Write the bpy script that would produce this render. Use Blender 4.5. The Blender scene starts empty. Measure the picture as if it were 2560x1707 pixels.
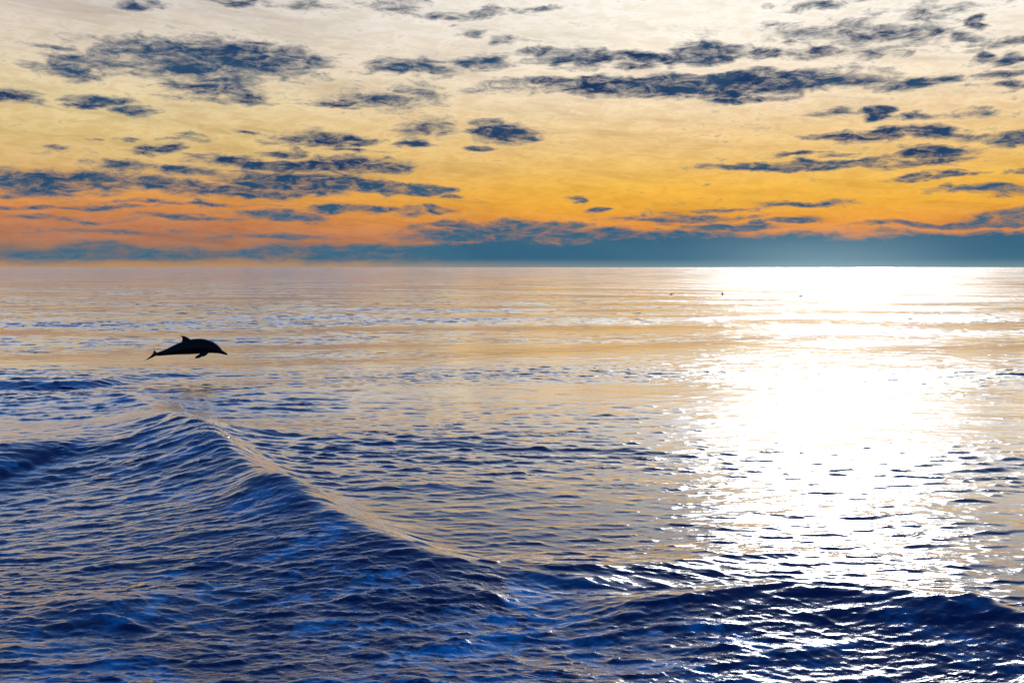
import bpy, math, random
import numpy as np

scene = bpy.context.scene
col = scene.collection
R = math.radians

# ------------------------------------------------------------------ camera
H = 3.1                                  # eye height above the sea, on a boat
FPX = 2459.0                             # focal length in pixels of the 2560 px wide photograph
PITCH = math.atan(185.5 / FPX)
cam_d = bpy.data.cameras.new('camera')
cam_d.sensor_width = 36.0
cam_d.lens = 36.0 * FPX / 2560.0
cam_d.clip_start = 0.1
cam_d.clip_end = 200000.0
cam = bpy.data.objects.new('camera', cam_d)
cam.location = (0, 0, H)
cam.rotation_euler = (math.pi / 2 - PITCH, 0, 0)
col.objects.link(cam)
scene.camera = cam

# ------------------------------------------------------------------ light
SUN_AZ, SUN_EL = R(18.5), R(21.0)
sun_d = bpy.data.lights.new('sun', 'SUN')
sun_d.energy = 0.75          # veiled by thin cloud: weak and soft
sun_d.angle = R(13.0)
sun_d.color = (0.98, 0.99, 1.0)
sun = bpy.data.objects.new('sun', sun_d)
sun.rotation_euler = (math.pi / 2 - SUN_EL, 0, math.pi - SUN_AZ)
sun.location = (20, 60, 40)
col.objects.link(sun)

vs = scene.view_settings
vs.view_transform = 'Standard'
vs.look = 'None'
vs.gamma = 1.0
vs.exposure = 0.0
vs.use_curve_mapping = False
scene.cycles.sample_clamp_indirect = 6.0
scene.cycles.sample_clamp_direct = 0.0


def lin(r, g, b, k=1.0):
    def f(c):
        c /= 255.0
        return k * (c / 12.92 if c <= 0.04045 else ((c + 0.055) / 1.055) ** 2.4)
    return (f(r), f(g), f(b), 1.0)


class NT:
    """terse node-tree writer"""
    def __init__(self, tree):
        self.t = tree

    def n(self, kind, **kw):
        nd = self.t.nodes.new(kind)
        for k, v in kw.items():
            setattr(nd, k, v)
        return nd

    def put(self, sock, v):
        if isinstance(v, bpy.types.NodeSocket):
            self.t.links.new(v, sock)
        elif v is not None:
            sock.default_value = v

    def m(self, op, a, b=None, c=None, clamp=False):
        nd = self.n('ShaderNodeMath', operation=op, use_clamp=clamp)
        for s, v in zip(nd.inputs, (a, b, c)):
            self.put(s, v)
        return nd.outputs[0]

    def vm(self, op, a, b=None, c=None, out=0):
        nd = self.n('ShaderNodeVectorMath', operation=op)
        for s, v in zip(nd.inputs, (a, b, c)):
            self.put(s, v)
        return nd.outputs[out]

    def ss(self, x, lo, hi, to0=0.0, to1=1.0, smooth=True):
        nd = self.n('ShaderNodeMapRange', interpolation_type='SMOOTHSTEP' if smooth else 'LINEAR')
        nd.clamp = True
        for s, v in zip(nd.inputs, (x, lo, hi, to0, to1)):
            self.put(s, v)
        return nd.outputs[0]

    def mix(self, f, a, b):
        nd = self.n('ShaderNodeMix', data_type='RGBA', blend_type='MIX')
        self.put(nd.inputs[0], f)
        self.put(nd.inputs[6], a)
        self.put(nd.inputs[7], b)
        return nd.outputs[2]

    def blend(self, mode, f, a, b):
        nd = self.n('ShaderNodeMix', data_type='RGBA', blend_type=mode)
        self.put(nd.inputs[0], f)
        self.put(nd.inputs[6], a)
        self.put(nd.inputs[7], b)
        return nd.outputs[2]

    def ramp(self, f, stops):
        nd = self.n('ShaderNodeValToRGB')
        cr = nd.color_ramp
        stops = sorted(stops)
        while len(cr.elements) < len(stops):
            cr.elements.new(0.5)
        for e, (p, c) in zip(cr.elements, stops):
            e.position = p
            e.color = c
        self.put(nd.inputs[0], f)
        return nd.outputs[0]

    def noise(self, v, scale, detail=4.0, rough=0.55, dist=0.0, lac=2.0):
        nd = self.n('ShaderNodeTexNoise')
        nd.noise_dimensions = '3D'
        self.put(nd.inputs['Vector'], v)
        nd.inputs['Scale'].default_value = scale
        nd.inputs['Detail'].default_value = detail
        nd.inputs['Roughness'].default_value = rough
        nd.inputs['Lacunarity'].default_value = lac
        nd.inputs['Distortion'].default_value = dist
        return nd.outputs['Fac']


# ------------------------------------------------------------------ sky
# Directions of the individual clouds: (x, y, half width, half height, weight)
# read off a 2352 px wide print of the photograph and turned into azimuth and elevation.
S = 2352.0 / 2560.0


def direction(x, y):
    cx, cy = (x / S - 1280.0) / FPX, (853.5 - y / S) / FPX
    d = (cx, math.cos(PITCH) + cy * math.sin(PITCH), -math.sin(PITCH) + cy * math.cos(PITCH))
    return math.atan2(d[0], d[1]), math.atan2(d[2], math.hypot(d[0], d[1]))


CLOUDS = [
    (1040, 32, 60, 9, .75), (1130, 28, 45, 8, .75), (1240, 20, 45, 8, .6), (1075, 75, 32, 8, .5), (1150, 92, 50, 8, .4),
    (320, 9, 35, 9, .7), (530, 3, 60, 8, .9), (880, 12, 60, 10, .5), (700, 15, 50, 8, .35), (1900, 5, 80, 12, .5),
    (480, 138, 240, 40, 1.0), (560, 136, 70, 20, 1.3), (430, 145, 110, 26, 1.15), (290, 112, 75, 15, .85), (130, 112, 70, 8, .7),
    (190, 155, 75, 24, .95), (650, 130, 95, 18, .8), (340, 128, 110, 22, .8),
    (460, 198, 85, 24, .9), (550, 215, 60, 16, .5), (500, 228, 90, 10, .45), (20, 225, 70, 16, .8), (240, 238, 58, 14, 1.2), (322, 258, 32, 13, .9),
    (890, 230, 120, 22, .6), (800, 241, 45, 9, .75), (960, 215, 60, 14, .4),
    (950, 155, 90, 22, .9), (1120, 142, 80, 15, .85), (880, 165, 40, 8, .6),
    (1340, 137, 110, 19, 1.0), (1480, 132, 130, 18, 1.1), (1600, 124, 100, 18, 1.2), (1750, 120, 32, 10, .95),
    (1870, 126, 58, 11, 1.2), (1480, 156, 60, 9, .9), (1280, 120, 60, 12, .6), (1790, 128, 30, 8, .6),
    (1500, 196, 330, 19, 1.1), (1720, 192, 250, 24, 1.15), (1880, 186, 150, 17, 1.05), (1330, 190, 170, 11, 1.05),
    (1700, 230, 110, 11, .85), (1600, 212, 160, 12, .9), (1640, 178, 120, 10, 1.2),
    (2140, 186, 75, 13, 1.0), (2310, 178, 55, 9, 1.0), (2330, 200, 60, 7, .7), (2050, 192, 80, 8, .6),
    (1830, 80, 75, 17, .6), (1990, 78, 150, 22, .45), (2110, 85, 60, 14, .5), (2250, 50, 27, 13, 1.1), (2250, 132, 28, 13, .85), (2330, 142, 45, 13, 1.0),
    (2200, 90, 40, 8, .5), (2320, 98, 50, 10, .6), (2150, 25, 90, 12, .35), (2000, 120, 90, 10, .3),
    (2025, 257, 32, 17, 1.3), (1920, 258, 42, 9, .8), (2110, 275, 50, 8, .6), (1880, 262, 40, 6, .5), (2260, 262, 60, 10, .4),
    (2060, 313, 120, 14, 1.05), (2130, 312, 70, 14, 1.2), (1940, 311, 60, 9, .85), (2310, 318, 55, 14, 1.0), (2240, 310, 30, 6, .6),
    (1840, 377, 200, 10, .95), (2150, 355, 80, 15, 1.1), (2120, 376, 100, 7, .85), (1720, 378, 75, 8, .95), (1830, 355, 80, 5, .6), (1960, 368, 90, 6, .8),
    (2110, 404, 42, 5, .75), (2180, 402, 27, 8, 1.05), (2300, 436, 100, 9, .8), (2180, 431, 18, 6, .9), (2330, 395, 40, 8, .8),
    (1160, 308, 62, 20, 1.0), (1080, 340, 38, 9, 1.0), (952, 328, 38, 9, 1.0), (985, 293, 70, 20, .6), (1120, 288, 30, 7, .7),
    (750, 320, 95, 18, .9), (650, 347, 34, 8, 1.0), (360, 341, 42, 11, 1.1), (820, 322, 50, 12, .9), (820, 345, 60, 6, .6),
    (245, 327, 18, 6, .9), (300, 318, 16, 5, .8), (430, 322, 40, 6, .6), (330, 355, 30, 6, .7), (450, 312, 30, 5, .6), (580, 300, 24, 5, .7), (120, 345, 40, 6, .5),
    (150, 415, 200, 24, 1.15), (60, 425, 140, 20, 1.1), (560, 370, 90, 13, 1.1), (700, 380, 160, 16, 1.0), (850, 376, 95, 14, 1.0), (600, 412, 150, 20, 1.15),
    (740, 420, 130, 25, 1.2), (880, 434, 100, 14, 1.1), (1000, 437, 55, 8, 1.0), (1045, 452, 34, 6, 1.1), (540, 440, 200, 13, .8), (330, 385, 90, 9, .7),
    (430, 395, 70, 12, .7), (960, 445, 80, 8, .7), (360, 425, 90, 14, .7),
    (820, 486, 130, 11, 1.0), (640, 494, 120, 11, .85), (1012, 485, 45, 7, .95), (400, 468, 160, 6, .6), (180, 478, 170, 6, .7), (110, 505, 150, 5, .5), (430, 500, 110, 4, .6), (300, 535, 180, 5, .4),
    (1330, 462, 20, 7, .95), (1375, 482, 24, 6, .85), (1570, 500, 150, 9, .65), (1830, 470, 95, 6, .65), (1660, 480, 80, 5, .5), (1520, 490, 60, 6, .5),
    (1150, 538, 210, 28, 1.15), (1480, 548, 280, 20, 1.15), (1690, 521, 120, 10, 1.1), (1820, 505, 60, 8, 1.0), (1250, 520, 120, 12, .9), (1030, 515, 80, 8, .8),
    (2250, 512, 210, 9, 1.1), (2340, 500, 110, 14, 1.15), (2330, 548, 200, 14, .9), (1950, 552, 300, 12, .9),
    (1900, 588, 1150, 44, 2.2), (2250, 582, 600, 38, 1.5), (1500, 577, 420, 34, 1.4), (330, 582, 480, 18, .85), (850, 582, 280, 26, 1.15), (60, 590, 200, 16, .8), (640, 545, 160, 6, .5),
]

world = bpy.data.worlds.new('World')
scene.world = world
world.use_nodes = True
wt = world.node_tree
wt.nodes.clear()
W = NT(wt)
dirv = W.n('ShaderNodeTexCoord').outputs['Generated']
sep = W.n('ShaderNodeSeparateXYZ')
W.put(sep.inputs[0], dirv)
dx, dy, dz = sep.outputs
dz0 = W.m('MAXIMUM', dz, 0.0)
az = W.m('ARCTAN2', dx, dy)
el = W.m('ARCSINE', dz0)
# clouds flatten towards the horizon: stretch the noise domain in height
comb = W.n('ShaderNodeCombineXYZ')
W.put(comb.inputs[0], dx)
W.put(comb.inputs[1], dy)
W.put(comb.inputs[2], W.m('MULTIPLY', dz0, 3.4))
sd = comb.outputs[0]
warp = W.n('ShaderNodeTexNoise')
W.put(warp.inputs['Vector'], sd)
warp.inputs['Scale'].default_value = 16.0
warp.inputs['Detail'].default_value = 5.0
wv = W.vm('MULTIPLY_ADD', warp.outputs['Color'], (0.090, 0.024, 0.0), (-0.045, -0.012, 0.0))
n_big = W.noise(sd, 7.0, 3.0, 0.5)
n_mid = W.noise(sd, 42.0, 6.0, 0.65, 0.6)
n_fine = W.noise(sd, 130.0, 5.0, 0.75)
n_grain = W.noise(sd, 900.0, 2.0, 0.7)

ae = W.n('ShaderNodeCombineXYZ')
W.put(ae.inputs[0], az)
W.put(ae.inputs[1], el)
pos = W.vm('ADD', ae.outputs[0], wv)
field = None
for (x, y, rx, ry, wgt) in CLOUDS:
    a0, e0 = direction(x, y)
    ra = rx * 1.14 / (S * FPX)
    re = ry * 1.18 / (S * FPX)
    q = W.vm('MULTIPLY_ADD', pos, (1 / ra, 1 / re, 0), (-a0 / ra, -e0 / re, 0))
    ln = W.vm('LENGTH', q, out=1)
    k = wgt * 1.5
    v = W.m('MINIMUM', W.m('MULTIPLY_ADD', ln, -k, k), 0.30 + 0.42 * wgt)
    field = v if field is None else W.m('MAXIMUM', field, v)
sdir = (math.sin(SUN_AZ) * math.cos(SUN_EL), math.cos(SUN_AZ) * math.cos(SUN_EL), math.sin(SUN_EL))
sdot = W.vm('DOT_PRODUCT', dirv, sdir, out=1)
ang = W.m('ARCCOSINE', W.m('MINIMUM', sdot, 1.0))
# beyond the view broken cloud goes on, cover shaped for the water's reflections
sd_l = W.noise(sd, 4.5, 5.0, 0.6)
gen = W.m('ADD', W.m('MULTIPLY_ADD', sd_l, 5.0, W.m('MULTIPLY_ADD', W.ss(ang, R(14), R(7)), -0.8, -2.6)), W.ss(el, R(22), R(45), 0.0, -1.6))
up = W.ss(el, R(15.5), R(18.5))
side = W.ss(W.m('ABSOLUTE', az), R(28.5), R(34.0))
lowc = W.m('MULTIPLY_ADD', W.ss(el, R(2.2), R(0.8)), 2.2, -0.9)
out_f = W.m('MAXIMUM', up, side)
gen = W.m('MAXIMUM', gen, lowc)
gen = W.m('MULTIPLY_ADD', W.m('SUBTRACT', 1.0, out_f), -4.0, gen)
field = W.m('MAXIMUM', field, gen)
field = W.m('MAXIMUM', field, W.m('MULTIPLY_ADD', n_big, 1.8, -1.52))
tex = W.m('ADD', W.m('MULTIPLY_ADD', n_mid, 3.5, -1.84), W.m('ADD', W.m('MULTIPLY_ADD', n_fine, 1.1, -0.55), W.m('MULTIPLY_ADD', n_grain, 0.45, -0.225)))
tex = W.m('MULTIPLY', tex, W.ss(el, R(0.4), R(3.4), 0.58, 1.0))
dens = W.m('ADD', W.m('MULTIPLY', field, 1.15), tex)
thin = W.ss(dens, -0.45, 0.45)
core = W.ss(dens, 0.05, 1.1)
rim = W.m('MULTIPLY', W.ss(dens, -1.0, -0.35), W.m('SUBTRACT', 1.0, thin))

# clear (veiled) sky: colour by height above the horizon, left and right of the sun's side
EMAX = R(16.0)
elf = W.m('DIVIDE', el, EMAX)


def est(y):
    return min(1.0, max(0.0, direction(1176, y)[1] / EMAX))


left = W.ramp(elf, [(0.0, lin(186, 142, 104)), (est(595), lin(160, 128, 106)), (est(560), lin(176, 124, 98)), (est(525), lin(196, 130, 94)),
                    (est(480), lin(222, 148, 84)), (est(445), lin(232, 168, 92)), (est(400), lin(220, 182, 120)), (est(330), lin(222, 194, 134)),
                    (est(250), lin(226, 205, 158)), (est(150), lin(222, 207, 184)), (est(60), lin(214, 203, 190)), (1.0, lin(218, 212, 204))])
right = W.ramp(elf, [(0.0, lin(140, 160, 160)), (est(590), lin(196, 140, 96)), (est(545), lin(222, 142, 82)), (est(510), lin(240, 162, 66)),
                     (est(470), lin(244, 180, 62)), (est(430), lin(245, 188, 76)), (est(370), lin(241, 197, 116)), (est(300), lin(240, 206, 150)),
                     (est(230), lin(243, 220, 184)), (est(160), lin(247, 231, 206)), (est(80), lin(248, 238, 220)), (1.0, lin(250, 243, 230))])
lr = W.ss(az, R(-22), R(9))
veil = W.mix(lr, left, right)
# thin cirrus streaks and soft grey unevenness
comb2 = W.n('ShaderNodeCombineXYZ')
W.put(comb2.inputs[0], dx)
W.put(comb2.inputs[1], dy)
W.put(comb2.inputs[2], W.m('MULTIPLY_ADD', dx, 0.9, W.m('MULTIPLY', dz0, 9.0)))
cir = W.noise(comb2.outputs[0], 9.0, 6.0, 0.62, 0.4)
veil = W.blend('MULTIPLY', 1.0, veil, W.ramp(cir, [(0.30, (0.80, 0.79, 0.80, 1)), (0.50, (0.97, 0.97, 0.97, 1)), (0.68, (1.05, 1.05, 1.07, 1))]))

veil = W.blend('MULTIPLY', W.ss(el, R(15), R(3), 0.35, 1.0), veil, W.ramp(n_mid, [(0.36, (0.92, 0.86, 0.81, 1)), (0.56, (1.0, 1.0, 1.0, 1))]))
# Nishita sky behind the veil, showing through higher up and away from the sun
nis = W.n('ShaderNodeTexSky')
nis.sky_type = 'NISHITA'
nis.sun_disc = False
nis.sun_elevation = SUN_EL
nis.sun_rotation = SUN_AZ
nis.air_density = 1.0
nis.dust_density = 0.2
nis.ozone_density = 8.0
blue = W.vm('SCALE', nis.outputs[0])
blue.node.inputs['Scale'].default_value = 0.15
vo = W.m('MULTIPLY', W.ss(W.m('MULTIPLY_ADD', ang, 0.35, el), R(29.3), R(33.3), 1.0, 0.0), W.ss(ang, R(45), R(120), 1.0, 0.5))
vo = W.m('MULTIPLY', vo, W.m('MAXIMUM', W.ss(ang, R(24), R(11)), W.ss(el, R(20.5), R(15.6))))  # unseen veil edge above the frame, shaped so near water mirrors blue
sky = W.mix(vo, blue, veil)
# bright aureole of the sun behind thin cloud (the sun stands just above the frame)
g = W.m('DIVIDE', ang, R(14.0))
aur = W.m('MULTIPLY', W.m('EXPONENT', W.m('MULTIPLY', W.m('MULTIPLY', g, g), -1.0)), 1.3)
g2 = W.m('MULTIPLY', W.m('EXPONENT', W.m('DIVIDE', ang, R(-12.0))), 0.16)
aur = W.m('MULTIPLY', W.m('ADD', aur, g2), W.ss(el, R(14.5), R(20.5), 0.04, 1.0))  # glow held back in view, strengthened above the frame to whiten the water
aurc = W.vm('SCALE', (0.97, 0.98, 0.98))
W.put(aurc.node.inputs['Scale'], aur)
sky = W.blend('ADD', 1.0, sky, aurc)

cl_thin = W.mix(W.ss(el, R(2), R(9)), lin(120, 112, 112), lin(112, 120, 132))
cl_core = W.mix(W.ss(el, R(1.0), R(7.0)), lin(54, 100, 128), lin(24, 54, 96))
cl_core = W.mix(W.ss(n_big, 0.35, 0.65), cl_core, W.mix(W.ss(el, R(1.0), R(7.0)), lin(62, 106, 132), lin(46, 78, 110)))
sky = W.blend('MULTIPLY', W.m('MULTIPLY', rim, W.ss(el, R(3), R(8))), sky, (1.08, 1.09, 1.12, 1))
sky = W.mix(W.m('MULTIPLY', thin, 0.72), sky, W.mix(0.40, sky, cl_thin))
sky = W.mix(W.m('MULTIPLY', thin, 0.42), sky, cl_thin)
sky = W.mix(core, sky, cl_core)
# pale air right at the horizon
hz = W.mix(W.ss(az, R(-18), R(12)), lin(186, 146, 106), lin(128, 156, 160))
sky = W.mix(W.ss(el, R(0.55), R(0.0), 0.0, 0.6), sky, hz)

dz_ = W.m('DIVIDE', W.m('SUBTRACT', az, SUN_AZ - R(1)), R(6.0))
lowglow = W.m('MULTIPLY', W.m('EXPONENT', W.m('MULTIPLY', W.m('MULTIPLY', dz_, dz_), -1.0)), W.ss(el, R(2.6), R(0.0), 0.0, 0.45))
sky = W.mix(lowglow, sky, lin(160, 190, 198))
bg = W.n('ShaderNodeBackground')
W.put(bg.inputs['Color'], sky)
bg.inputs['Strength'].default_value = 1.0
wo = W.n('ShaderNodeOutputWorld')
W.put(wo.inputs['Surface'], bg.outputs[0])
world.cycles.sampling_method = 'MANUAL'
world.cycles.sample_map_resolution = 512

# ------------------------------------------------------------------ the sea
rng = np.random.default_rng(11)
F10 = FPX * 1024.0 / 2560.0


def ground(u, v, h=0.0):
    """point of height h seen at photograph pixel (u, v)"""
    cx, cy = (u - 1280.0) / FPX, (853.5 - v) / FPX
    d = np.array((cx, math.cos(PITCH) + cy * math.sin(PITCH), -math.sin(PITCH) + cy * math.cos(PITCH)))
    t = (h - H) / d[2]
    return d[0] * t, d[1] * t


rows = [0.5, 1.5, 2.5, 3.5, 4.2]
yy = np.concatenate([np.arange(640.0, 480.0, -4.0), np.arange(480.0, 320.0, -0.7), np.arange(320.0, 120.0, -0.5), np.arange(120.0, 60.0, -0.17), np.arange(60.0, 20.0, -0.13), np.arange(20.0, 0.6, -0.1)])
rr = np.concatenate([rows, H * F10 / yy, [6000, 9000, 14000, 25000, 50000]]).astype(np.float64)
dr = np.gradient(rr)
th = np.concatenate([np.arange(-180, -36, 3.0), np.arange(-36, -30.5, 0.25), np.arange(-30.5, 30.5, 0.075), np.arange(30.5, 36, 0.25), np.arange(36, 180, 3.0)])
th = np.radians(th)
nr, nt = len(rr), len(th)
X = (rr[:, None] * np.sin(th)[None, :]).astype(np.float32)
Y = (rr[:, None] * np.cos(th)[None, :]).astype(np.float32)
DR = np.repeat(dr[:, None], nt, 1).astype(np.float32)
RR = np.repeat(rr[:, None], nt, 1).astype(np.float32)


def sstep(x, a, b):
    t = np.clip((x - a) / (b - a), 0, 1)
    return t * t * (3 - 2 * t)


def slow(seed, lam, n=7):
    r2 = np.random.default_rng(seed)
    o = np.zeros_like(X)
    for _ in range(n):
        L = lam * r2.uniform(0.6, 1.8)
        a = r2.uniform(0, 2 * math.pi)
        o += np.sin(X * (math.cos(a) * 2 * math.pi / L * 0.6) + Y * (math.sin(a) * 2 * math.pi / L) + r2.uniform(0, 6.28))
    return o / math.sqrt(n / 2)


patch = np.clip(1.0 + 0.45 * slow(3, 9.0) + 0.25 * slow(4, 28.0), 0.25, 2.1)


def spline(pts, n=14):
    """Catmull-Rom through rows of numbers"""
    P = np.array(pts, float)
    P = np.vstack([2 * P[0] - P[1], P, 2 * P[-1] - P[-2]])
    out = []
    for i in range(1, len(P) - 2):
        for t in np.linspace(0, 1, n, endpoint=False):
            a, b, c, d = P[i - 1], P[i], P[i + 1], P[i + 2]
            out.append(0.5 * ((2 * b) + (-a + c) * t + (2 * a - 5 * b + 4 * c - d) * t * t + (-a + 3 * b - 3 * c + d) * t ** 3))
    out.append(P[-2])
    return np.array(out)


near_sel = (RR < 60) & (np.abs(np.arctan2(X, Y)) < 0.8)
nx, ny = X[near_sel], Y[near_sel]


def ridge_frame(px_pts):
    """nearest point on a crest: signed distance (positive towards the viewer), and the crest's numbers there"""
    w = []
    for (u, v, h, wn, wf) in px_pts:
        gx, gy = ground(u, v, h)
        w.append((gx, gy, h, wn, wf))
    C = spline(w)
    best = np.full(nx.shape, 1e9, np.float32)
    sg = np.zeros_like(best)
    val = np.zeros((3,) + best.shape, np.float32)
    for a, b in zip(C[:-1], C[1:]):
        ex, ey = b[0] - a[0], b[1] - a[1]
        L2 = ex * ex + ey * ey + 1e-9
        t = np.clip(((nx - a[0]) * ex + (ny - a[1]) * ey) / L2, 0, 1)
        qx, qy = nx - (a[0] + ex * t), ny - (a[1] + ey * t)
        d2 = qx * qx + qy * qy
        m = d2 < best
        best[m] = d2[m]
        cr = (ex * qy - ey * qx)
        sg[m] = np.where(cr[m] < 0, 1.0, -1.0)      # to the right of travel (left -> right) is the viewer's side
        for k in range(3):
            v = a[2 + k] + (b[2 + k] - a[2 + k]) * t
            val[k][m] = v[m]
    return sg * np.sqrt(best), val


def profile(s, wn, wf, p=1.1):
    near = np.exp(-np.abs(s / wn) ** p) - 0.22 * np.exp(-((s - 2.1 * wn) / (0.9 * wn)) ** 2)
    far = np.exp(-(s / wf) ** 2)
    near = np.where(np.isfinite(near), near, 0)
    soft = 0.03
    k = sstep(s, -soft, soft)
    return near * k + far * (1 - k)


def wake_profile(s, wn, wf):
    """a wake wave: crest, then a long slope falling into the trough on the boat's side"""
    sp = np.maximum(s, 0)
    near = 1.0 - 1.75 * (1.0 - np.exp(-(sp / (2.3 * wn)) ** 1.05))
    near = near * np.exp(-(sp / 8.0) ** 4)
    return np.where(s > 0, near, np.exp(-(s / wf) ** 2))


ridge = np.zeros_like(X)
chop = np.zeros_like(X)
# (u, v, height, width of the face towards us, width of the back)
MAIN = [(300, 975, 0.000, 1.0, .8), (370, 1004, 0.224, 1.0, .8), (430, 1032, 0.482, .75, .7), (500, 1066, 0.48, .75, .6), (580, 1122, 0.44, .8, .55), (690, 1195, 0.40, .85, .55),
        (830, 1272, 0.35, .85, .55), (1000, 1352, 0.28, .85, .5), (1150, 1398, 0.215, .9, .6), (1300, 1424, 0.129, .9, .6), (1460, 1440, 0.069, .8, .6), (1600, 1450, 0.000, .8, .6)]
LEFT = [(-400, 1082, 0.000, 1.6, 1.6), (-100, 1076, 0.086, 1.6, 1.6), (100, 1068, 0.155, 1.5, 1.5), (240, 1058, 0.241, 1.3, 1.3), (350, 1044, 0.378, .9, 1.0), (430, 1034, 0.482, .75, .9), (500, 1040, 0.310, .9, .9), (590, 1050, 0.000, .9, .9)]
SECOND = [(1380, 1560, 0.000, .8, .5), (1480, 1538, 0.054, .8, .5), (1580, 1508, 0.136, .75, .5), (1700, 1484, 0.204, .7, .45), (1900, 1470, 0.245, .65, .4), (2100, 1466, 0.258, .6, .4),
          (2250, 1492, 0.272, .6, .4), (2340, 1516, 0.252, .6, .4), (2420, 1516, 0.272, .55, .35), (2500, 1545, 0.252, .55, .4), (2640, 1572, 0.218, .6, .4), (2900, 1620, 0.136, .6, .4)]
THIRD = [(1180, 1430, .0, .3, .5), (1320, 1420, .05, .3, .5), (1480, 1412, .085, .28, .5), (1640, 1404, .075, .28, .5), (1800, 1390, .06, .3, .5), (1960, 1382, .04, .3, .5), (2150, 1376, .0, .3, .5)]
TRAIL = [(-200, 954, .16, .28, .45), (0, 950, .17, .28, .45), (150, 950, .17, .28, .45), (260, 945, .14, .26, .4), (340, 937, .07, .25, .4), (480, 932, .05, .25, .4), (600, 931, .0, .25, .4)]
FLANK = [(-300, 1125, .10, 1.2, 1.0), (0, 1118, .13, 1.2, 1.0), (180, 1118, .13, 1.0, .9), (340, 1122, .12, .8, .8), (480, 1145, .09, .6, .7), (620, 1190, .0, .5, .6)]
INNER = [(560, 1262, .0, .4, .5), (680, 1250, .10, .4, .5), (800, 1262, .12, .4, .5), (900, 1290, .0, .4, .5)]
LOW = [(60, 1490, .0, .3, .5), (160, 1478, .07, .3, .5), (300, 1474, .12, .3, .5), (420, 1476, .06, .3, .5), (520, 1490, .0, .3, .5)]
dsum = np.zeros_like(nx)
cm = np.zeros_like(nx)
main_h = None
for name, pts in (('main', MAIN), ('left', LEFT), ('second', SECOND), ('third', THIRD), ('trail', TRAIL), ('flank', FLANK), ('inner', INNER), ('low', LOW)):
    s, (hh, wn, wf) = ridge_frame(pts)
    # crests are never ruler straight
    s = s + 0.05 * np.sin(nx * 2.1 + ny * 0.9) + 0.012 * np.sin(nx * 6.3 - ny * 3.1 + 1.0)
    one = hh * (wake_profile if name in ('main', 'left', 'second') else profile)(s, wn, wf)
    if name == 'main':
        main_h = one
    elif name == 'left':
        dsum += 0.5 * (main_h + one + np.sqrt((main_h - one) ** 2 + 0.03 ** 2)) - 0.015
    else:
        dsum += one
    if name in ('main', 'second'):
        cm = np.maximum(cm, sstep(s, -0.25, 0.5) * sstep(hh, 0.0, 0.15))
    if name == 'trail':
        cm = np.maximum(cm, 1.5 * np.exp(-(s / 0.7) ** 2) * sstep(hh, 0.01, 0.12))
# the broken lip on the peak
for (u, v, h, w, a) in ((440, 1030, .6, .16, .04), (492, 1048, .58, .10, .07), (404, 1036, .6, .14, .03)):
    gx, gy = ground(u, v, h)
    dsum += a * np.exp(-((nx - gx) ** 2 + (ny - gy) ** 2) / (w * w))
ridge[near_sel] = dsum
chop[near_sel] = cm
# where two crests' slopes meet there is no knife edge in water: soften across neighbouring columns
dense = np.where(np.gradient(th) < math.radians(0.1))[0]
d0, d1 = dense[0], dense[-1] + 1
for _ in range(2):
    blk = ridge[:, d0:d1]
    acc = np.zeros_like(blk)
    for k in range(-5, 6):
        acc += np.take(blk, np.clip(np.arange(d1 - d0) + k, 0, d1 - d0 - 1), axis=1)
    ridge[:, d0:d1] = acc / 11.0
# everything on our side of the first two crests was stirred up by the boat
chop = np.maximum(chop, sstep(RR, 9.4, 8.3) * 0.85)

Z = np.zeros_like(X)
lost = np.zeros_like(X)


def waves(n, lmin, lmax, slope, main_dir, spread, amp, sharpen=0.0, seed=0):
    """short-crested waves; the part the mesh is too coarse for is counted in `lost` as slope variance"""
    global Z, lost
    r2 = np.random.default_rng(seed)
    o = np.zeros_like(X)
    Ls = np.exp(np.linspace(math.log(lmin), math.log(lmax), n))
    sk = slope * math.sqrt(2.0 / n)
    for L in Ls:
        L = L * r2.uniform(0.9, 1.1)
        a = main_dir + r2.normal(0, spread)
        k = 2 * math.pi / L
        eff = L / np.maximum(abs(math.sin(a)), 0.25)
        w = sstep(eff / DR, 1.7, 3.2)
        ph = k * (math.cos(a) * X + math.sin(a) * Y) + r2.uniform(0, 6.28)
        o += w * (sk / k) * np.sin(ph)
        lost += (1 - w * w) * (sk * sk / 2) * amp * amp
    if sharpen:
        sg_ = float(np.sqrt((o[near_sel] ** 2).mean())) + 1e-9
        e = np.exp(np.clip(sharpen * o / sg_, -4, 2.1))
        o = sg_ * (e - 1.3) * 0.62 / sharpen
    Z += amp * o


UPY = math.pi / 2
ones = np.ones_like(X)
chop_r = chop * sstep(X, -0.6, 1.4)
chop_l = chop - chop_r
waves(10, 5.0, 16.0, 0.016, UPY + 0.25, 0.25, ones, 0, 1)
waves(24, 1.4, 4.5, 0.014, UPY - 0.08, 0.34, patch * (1.0 + 0.8 * sstep(RR, 50.0, 140.0)), 1.3, 9)
waves(50, 0.40, 1.3, 0.043, UPY - 0.04, 0.36, patch * (0.85 + 0.9 * sstep(RR, 20.0, 70.0)), 1.5, 2)
nearer = 1.0 + 0.6 * sstep(RR, 48.0, 13.0)
waves(40, 0.20, 0.5, 0.046, UPY + 0.08, 0.33, patch * nearer, 1.3, 3)
waves(26, 0.08, 0.22, 0.040, UPY, 0.42, patch * nearer, 1.0, 4)
waves(24, 0.14, 0.5, 0.046, UPY - 0.32, 0.33, chop_l, 0.9, 5)
waves(22, 0.05, 0.15, 0.115, UPY - 0.40, 0.42, chop_l, 0.7, 6)
waves(22, 0.14, 0.5, 0.042, UPY + 0.38, 0.28, chop_r, 0.8, 7)
waves(22, 0.05, 0.15, 0.115, UPY + 0.30, 0.42, chop_r, 0.7, 8)
Z += ridge
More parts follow.
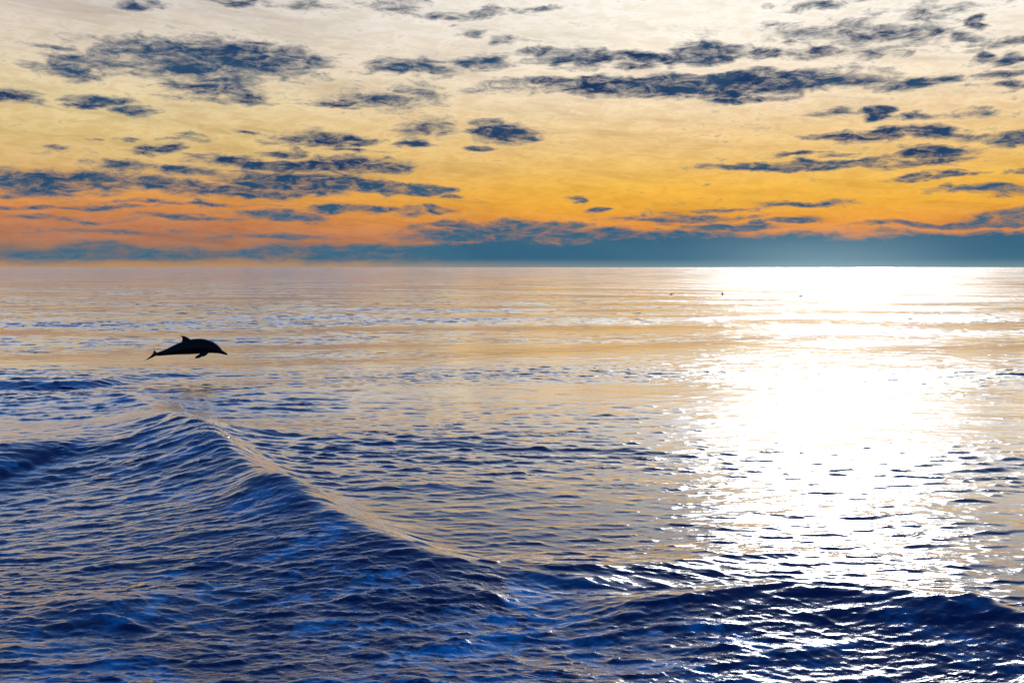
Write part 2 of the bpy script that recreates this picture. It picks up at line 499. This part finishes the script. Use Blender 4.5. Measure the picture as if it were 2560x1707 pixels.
# low plateau added to the sea, standing in for glare on the horizon
Z += (4.0 * sstep(np.arctan2(X, Y), R(19.1), R(19.25)) * sstep(np.arctan2(X, Y), R(21.4), R(21.2)) * np.exp(-((RR - 3000) / 250.0) ** 2)).astype(np.float32)

co = np.stack([X, Y, Z], -1).reshape(-1, 3).astype(np.float32)
me = bpy.data.meshes.new('water')
idx = np.arange(nr * nt).reshape(nr, nt)
i2 = np.concatenate([idx, idx[:, :1]], 1)
quads = np.stack([i2[:-1, :-1], i2[1:, :-1], i2[1:, 1:], i2[:-1, 1:]], -1).reshape(-1, 4)[:, ::-1]
me.vertices.add(len(co))
me.vertices.foreach_set('co', co.ravel())
me.loops.add(quads.size)
me.loops.foreach_set('vertex_index', quads.ravel().astype(np.int32))
me.polygons.add(len(quads))
me.polygons.foreach_set('loop_start', np.arange(0, quads.size, 4, dtype=np.int32))
me.polygons.foreach_set('loop_total', np.full(len(quads), 4, np.int32))
me.polygons.foreach_set('use_smooth', np.ones(len(quads), bool))
me.update(calc_edges=True)
at = me.attributes.new('slope_lost', 'FLOAT', 'POINT')
at.data.foreach_set('value', np.sqrt(lost).ravel().astype(np.float32))
at = me.attributes.new('patch', 'FLOAT', 'POINT')
at.data.foreach_set('value', (patch * (0.15 + 0.85 * sstep(RR, 28.0, 75.0))).ravel().astype(np.float32))
at = me.attributes.new('chop', 'FLOAT', 'POINT')
churn = chop * (1.0 + 1.5 * np.exp(-((X + 0.9) / 1.7) ** 2))
at.data.foreach_set('value', churn.ravel().astype(np.float32))
water = bpy.data.objects.new('water', me)
col.objects.link(water)
water['kind'] = 'structure'

wm = bpy.data.materials.new('sea_water')
wm.use_nodes = True
wm.node_tree.nodes.clear()
M = NT(wm.node_tree)
objc = M.n('ShaderNodeTexCoord').outputs['Object']
lost_a = M.n('ShaderNodeAttribute', attribute_name='slope_lost').outputs['Fac']
chop_a = M.n('ShaderNodeAttribute', attribute_name='chop').outputs['Fac']
mp = M.n('ShaderNodeMapping')
M.put(mp.inputs['Vector'], objc)
mp.inputs['Scale'].default_value = (0.70, 1.0, 1.0)
rip = M.noise(mp.outputs[0], 7.0, 3.0, 0.55, 0.6)
mp2 = M.n('ShaderNodeMapping')
M.put(mp2.inputs['Vector'], objc)
mp2.inputs['Scale'].default_value = (0.6, 1.0, 1.0)
rip2 = M.noise(mp2.outputs[0], 26.0, 3.0, 0.6, 0.3)
patch_a = M.n('ShaderNodeAttribute', attribute_name='patch').outputs['Fac']
mp0 = M.n('ShaderNodeMapping')
M.put(mp0.inputs['Vector'], objc)
mp0.inputs['Scale'].default_value = (0.36, 1.0, 1.0)
mp0.inputs['Rotation'].default_value = (0, 0, 0.12)
wav = M.noise(mp0.outputs[0], 1.9, 4.0, 0.58, 0.5)
b0 = M.n('ShaderNodeBump')
b0.inputs['Strength'].default_value = 1.0
if 'Filter Width' in b0.inputs:
    b0.inputs['Filter Width'].default_value = 0.03
M.put(b0.inputs['Distance'], M.m('MULTIPLY', patch_a, 0.45))
wx = M.m('MAXIMUM', M.m('MULTIPLY_ADD', wav, 4.0, -2.4), 0.0)
wx = M.m('POWER', wx, 1.5)
M.put(b0.inputs['Height'], wx)
b1 = M.n('ShaderNodeBump')
M.put(b1.inputs['Normal'], b0.outputs[0])
b1.inputs['Strength'].default_value = 1.0
M.put(b1.inputs['Distance'], M.m('MULTIPLY_ADD', chop_a, 0.004, 0.005))
M.put(b1.inputs['Height'], rip)
b2 = M.n('ShaderNodeBump')
b2.inputs['Strength'].default_value = 1.0
M.put(b2.inputs['Distance'], M.m('MULTIPLY_ADD', chop_a, 0.0030, 0.0008))
M.put(b2.inputs['Height'], rip2)
M.put(b2.inputs['Normal'], b1.outputs[0])
# microfacet width from the slopes finer than the mesh
rough = M.m('MINIMUM', M.m('SQRT', M.m('MULTIPLY_ADD', lost_a, 0.20, 0.011)), 0.5)
fr = M.n('ShaderNodeFresnel')
fr.inputs['IOR'].default_value = 1.333
M.put(fr.inputs['Normal'], b2.outputs[0])
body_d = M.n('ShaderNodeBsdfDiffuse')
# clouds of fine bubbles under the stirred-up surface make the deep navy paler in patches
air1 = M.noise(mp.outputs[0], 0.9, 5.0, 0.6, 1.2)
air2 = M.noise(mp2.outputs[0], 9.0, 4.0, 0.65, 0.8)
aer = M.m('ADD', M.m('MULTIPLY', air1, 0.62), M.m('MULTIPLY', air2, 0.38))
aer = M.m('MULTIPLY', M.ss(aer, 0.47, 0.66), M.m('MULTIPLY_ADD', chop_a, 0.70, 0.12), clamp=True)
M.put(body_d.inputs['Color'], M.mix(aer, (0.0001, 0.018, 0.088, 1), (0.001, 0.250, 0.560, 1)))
gl = M.n('ShaderNodeBsdfGlossy')
gl.inputs['Color'].default_value = (1, 1, 1, 1)
M.put(gl.inputs['Roughness'], rough)
M.put(gl.inputs['Normal'], b2.outputs[0])
mx = M.n('ShaderNodeMixShader')
M.put(mx.inputs[0], M.m('MINIMUM', M.m('MAXIMUM', fr.outputs[0], M.m('MULTIPLY', M.m('POWER', fr.outputs[0], 2.0), 7.0)), 0.97))
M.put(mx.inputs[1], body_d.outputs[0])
M.put(mx.inputs[2], gl.outputs[0])
mo = M.n('ShaderNodeOutputMaterial')
M.put(mo.inputs['Surface'], mx.outputs[0])
me.materials.append(wm)

# ------------------------------------------------------------------ dolphin
D_DIST = 27.6
MPX = D_DIST / FPX / 7.84                 # metres per pixel of the enlarged detail


def zoom_pt(zx, zy):
    """enlarged detail (origin 320,800 in the photograph) -> metres from the dolphin's middle"""
    return (zx - 1150.0) * MPX, (540.0 - zy) * MPX


def skin_material(name, rgb, rough):
    m = bpy.data.materials.new(name)
    m.use_nodes = True
    N = NT(m.node_tree)
    p = m.node_tree.nodes['Principled BSDF']
    tc = N.n('ShaderNodeTexCoord').outputs['Object']
    nz = N.noise(tc, 6.0, 4.0, 0.5)
    N.put(p.inputs['Base Color'], N.ramp(nz, [(0.3, (rgb[0] * .7, rgb[1] * .7, rgb[2] * .7, 1)), (0.7, (rgb[0] * 1.25, rgb[1] * 1.25, rgb[2] * 1.25, 1))]))
    p.inputs['Roughness'].default_value = rough
    p.inputs['Specular IOR Level'].default_value = 0.12
    return m


skin = skin_material('dolphin_skin', (0.004, 0.0045, 0.007), 0.45)


class Mesh:
    def __init__(self):
        self.v, self.f = [], []

    def loft(self, rings):
        n = len(rings[0])
        o = len(self.v)
        for r in rings:
            self.v += [tuple(p) for p in r]
        for i in range(len(rings) - 1):
            for j in range(n):
                a, b = o + i * n + j, o + i * n + (j + 1) % n
                self.f.append((a, b, b + n, a + n))
        self.f.append(tuple(o + j for j in range(n))[::-1])
        self.f.append(tuple(o + (len(rings) - 1) * n + j for j in range(n)))

    def fin(self, stations, n=12):
        """stations: (leading point, trailing point, half thickness, thickness axis) -> lens sections"""
        rings = []
        for (a, b, t, ax) in stations:
            a, b, ax = np.array(a, float), np.array(b, float), np.array(ax, float)
            ring = []
            for k in range(n):
                w = 2 * math.pi * k / n
                c = 0.5 - 0.5 * math.cos(w)
                ring.append(a + (b - a) * c + ax * (t * math.sin(w) * (1.15 - 0.5 * c)))
            rings.append(ring)
        self.loft(rings)

    def build(self, name, mat, parent=None):
        m = bpy.data.meshes.new(name)
        m.from_pydata(self.v, [], self.f)
        m.polygons.foreach_set('use_smooth', [True] * len(m.polygons))
        m.update()
        m.materials.append(mat)
        o = bpy.data.objects.new(name, m)
        col.objects.link(o)
        o.parent = parent
        return o


# back line and belly line of the trunk, read off the detail: (x, top, bottom)
TRUNK = [(505, 655, 690), (540, 645, 702), (600, 622, 703), (700, 588, 696), (800, 543, 688), (880, 500, 682), (960, 464, 678), (1040, 432, 675), (1120, 405, 673),
         (1200, 385, 670), (1280, 370, 667), (1360, 362, 662), (1440, 362, 657), (1520, 375, 650), (1600, 398, 645), (1680, 432, 646), (1740, 470, 650), (1790, 512, 657),
         (1825, 552, 663), (1848, 588, 668), (1870, 608, 673), (1900, 626, 680), (1930, 645, 686), (1948, 660, 687), (1954, 670, 680)]
body = Mesh()
rings = []
for (zx, zt, zb) in TRUNK:
    x, t = zoom_pt(zx, zt)
    _, b = zoom_pt(zx, zb)
    hh = (t - b) / 2
    wd = hh * (0.62 if zx < 650 else 0.92 if zx < 1830 else 1.0)
    rings.append([(x, wd * math.cos(w), (t + b) / 2 + hh * math.sin(w)) for w in np.linspace(0, 2 * math.pi, 28, endpoint=False)])
body.loft(rings)


def zf(zx, zy, y=0.0):
    x, z = zoom_pt(zx, zy)
    return (x, y, z)


# dorsal fin: (leading edge, trailing edge) up to the swept tip
body.fin([(zf(1270, 400), zf(1030, 460), .026, (0, 1, 0)), (zf(1228, 374), zf(1062, 398), .022, (0, 1, 0)), (zf(1180, 342), zf(1068, 364), .017, (0, 1, 0)),
          (zf(1130, 318), zf(1058, 336), .012, (0, 1, 0)), (zf(1080, 306), zf(1040, 320), .009, (0, 1, 0)), (zf(1030, 305), zf(1004, 314), .006, (0, 1, 0))])
# flipper on our side and its twin behind
for sy, ox in ((-1, 0), (1, -14)):
    def pf(zx, zy, y):
        return zf(zx + ox, zy, sy * y)
    ax = (0.1, 0.9, 0.4 * sy)
    body.fin([(pf(1590, 600, .11), pf(1440, 610, .11), .026, ax), (pf(1562, 650, .16), pf(1432, 655, .16), .022, ax), (pf(1510, 698, .21), pf(1396, 678, .20), .016, ax),
              (pf(1450, 730, .24), pf(1366, 698, .23), .011, ax), (pf(1395, 738, .26), pf(1348, 716, .25), .007, ax)])
# flukes: the tail rolls, so one lobe points up and the other down and towards us
ax = (0.45, 0.75, -0.3)
body.fin([(zf(600, 665), zf(500, 690), .022, ax), (zf(560, 640, .03), zf(468, 672, .03), .016, ax), (zf(515, 615, .10), zf(464, 640, .10), .011, ax), (zf(480, 600, .17), zf(458, 616, .17), .008, ax), (zf(460, 597, .20), zf(452, 604, .20), .005, ax)])
body.fin([(zf(600, 670), zf(470, 660), .022, ax), (zf(545, 702, -.05), zf(458, 690, -.05), .016, ax), (zf(490, 738, -.12), zf(430, 722, -.12), .011, ax), (zf(440, 762, -.19), zf(400, 752, -.19), .008, ax), (zf(392, 776, -.23), zf(368, 776, -.23), .005, ax)])
dol = body.build('dolphin', skin)
rm = dol.modifiers.new('one_skin', 'REMESH')
rm.mode = 'VOXEL'
rm.voxel_size = 0.0085
rm.use_smooth_shade = True
sm = dol.modifiers.new('soften', 'SMOOTH')
sm.factor = 0.5
sm.iterations = 3
dvec = ((1150 / 7.84 + 320 - 1280) / FPX, (853.5 - (540 / 7.84 + 800)) / FPX)
dol.location = (dvec[0] * D_DIST, D_DIST * (math.cos(PITCH) + dvec[1] * math.sin(PITCH)), H + D_DIST * (-math.sin(PITCH) + dvec[1] * math.cos(PITCH)))
dol['label'] = 'dark dolphin in mid leap above the golden water, nose down to the right'
dol['category'] = 'dolphin'
eye_m = skin_material('dolphin_eye', (0.004, 0.004, 0.004), 0.08)
for sy in (-1, 1):
    e = Mesh()
    ex, ey, ez = zf(1762, 612, sy * .125)
    er = [[(ex + .013 * math.sin(p) * math.cos(a), ey + sy * .010 * math.cos(p), ez + .011 * math.sin(p) * math.sin(a)) for a in np.linspace(0, 2 * math.pi, 10, endpoint=False)] for p in np.linspace(.2, 2.9, 6)]
    e.loft(er)
    e.build('eye', eye_m, dol)

# ------------------------------------------------------------------ far-off dark backs breaking the bright water
def far_back(u, v, length, height, fin, label):
    gx, gy = ground(u, v, 0.0)
    mb = Mesh()
    rings = []
    for t in np.linspace(-1, 1, 13):
        k = max(0.02, 1 - t * t) ** 0.6
        rings.append([(t * length / 2, 0.4 * height * 2 * k * math.cos(w), -0.03 + height * k * math.sin(w)) for w in np.linspace(0, 2 * math.pi, 12, endpoint=False)])
    mb.loft(rings)
    if fin:
        mb.fin([((.10, 0, height * .6), (-.11, 0, height * .6), .02, (0, 1, 0)), ((.04, 0, height + fin * .45), (-.09, 0, height + fin * .45), .013, (0, 1, 0)),
                ((-.05, 0, height + fin * .85), (-.11, 0, height + fin * .85), .008, (0, 1, 0)), ((-.10, 0, height + fin), (-.13, 0, height + fin), .004, (0, 1, 0))])
    o = mb.build('surfacing_dolphin', skin)
    o.location = (gx, gy, 0.03)
    o['label'] = label
    o['category'] = 'dolphin'
    o['group'] = 'far-off dark backs breaking the surface'
    return o


far_back(1806, 737, .34, .05, .26, 'tiny dark upright fin sticking out of the glittering water far off')
far_back(1679, 737, .50, .13, 0, 'tiny dark low back left of the upright fin in the far glitter')
far_back(2002, 742, .52, .13, 0, 'tiny dark low back right of the upright fin in the white glare')

# ------------------------------------------------------------------ spray thrown off the broken crest
wf_m = bpy.data.materials.new('spray_water')
wf_m.use_nodes = True
N = NT(wf_m.node_tree)
wf_m.node_tree.nodes.clear()
tc = N.n('ShaderNodeTexCoord').outputs['Object']
tl = N.n('ShaderNodeBsdfTranslucent')
N.put(tl.inputs['Color'], N.ramp(N.noise(tc, 20.0, 2.0), [(0.3, (.75, .8, .82, 1)), (0.7, (.92, .94, .95, 1))]))
gs = N.n('ShaderNodeBsdfGlossy')
gs.inputs['Roughness'].default_value = 0.15
mxs = N.n('ShaderNodeMixShader')
mxs.inputs[0].default_value = 0.45
N.put(mxs.inputs[1], tl.outputs[0])
N.put(mxs.inputs[2], gs.outputs[0])
N.put(N.n('ShaderNodeOutputMaterial').inputs['Surface'], mxs.outputs[0])
random.seed(5)
sp = Mesh()
OCT = [(1, 0, 0), (-1, 0, 0), (0, 1, 0), (0, -1, 0), (0, 0, 1), (0, 0, -1)]
OF = [(0, 2, 4), (2, 1, 4), (1, 3, 4), (3, 0, 4), (2, 0, 5), (1, 2, 5), (3, 1, 5), (0, 3, 5)]
line = [(430, 1024, .74), (470, 1036, .74), (500, 1050, .72), (525, 1070, .66), (550, 1092, .62), (570, 1110, .60)]
for i in range(170):
    k = random.random() * (len(line) - 1)
    a, b = line[int(k)], line[min(int(k) + 1, len(line) - 1)]
    f = k - int(k)
    u, v, h = (a[j] + (b[j] - a[j]) * f for j in range(3))
    gx, gy = ground(u, v, h)
    c = (gx + random.gauss(.10, .16), gy + random.gauss(.12, .18), h - .02 + abs(random.gauss(0, .055)) - random.random() * .08)
    r = random.uniform(.004, .011)
    o = len(sp.v)
    sp.v += [(c[0] + q[0] * r, c[1] + q[1] * r, c[2] + q[2] * r * random.uniform(.7, 1.4)) for q in OCT]
    sp.f += [tuple(o + j for j in t) for t in OF]
spray = sp.build('spray', wf_m)
spray['kind'] = 'stuff'
spray['label'] = 'fine white droplets thrown off the breaking crest at the left'
spray['category'] = 'spray'
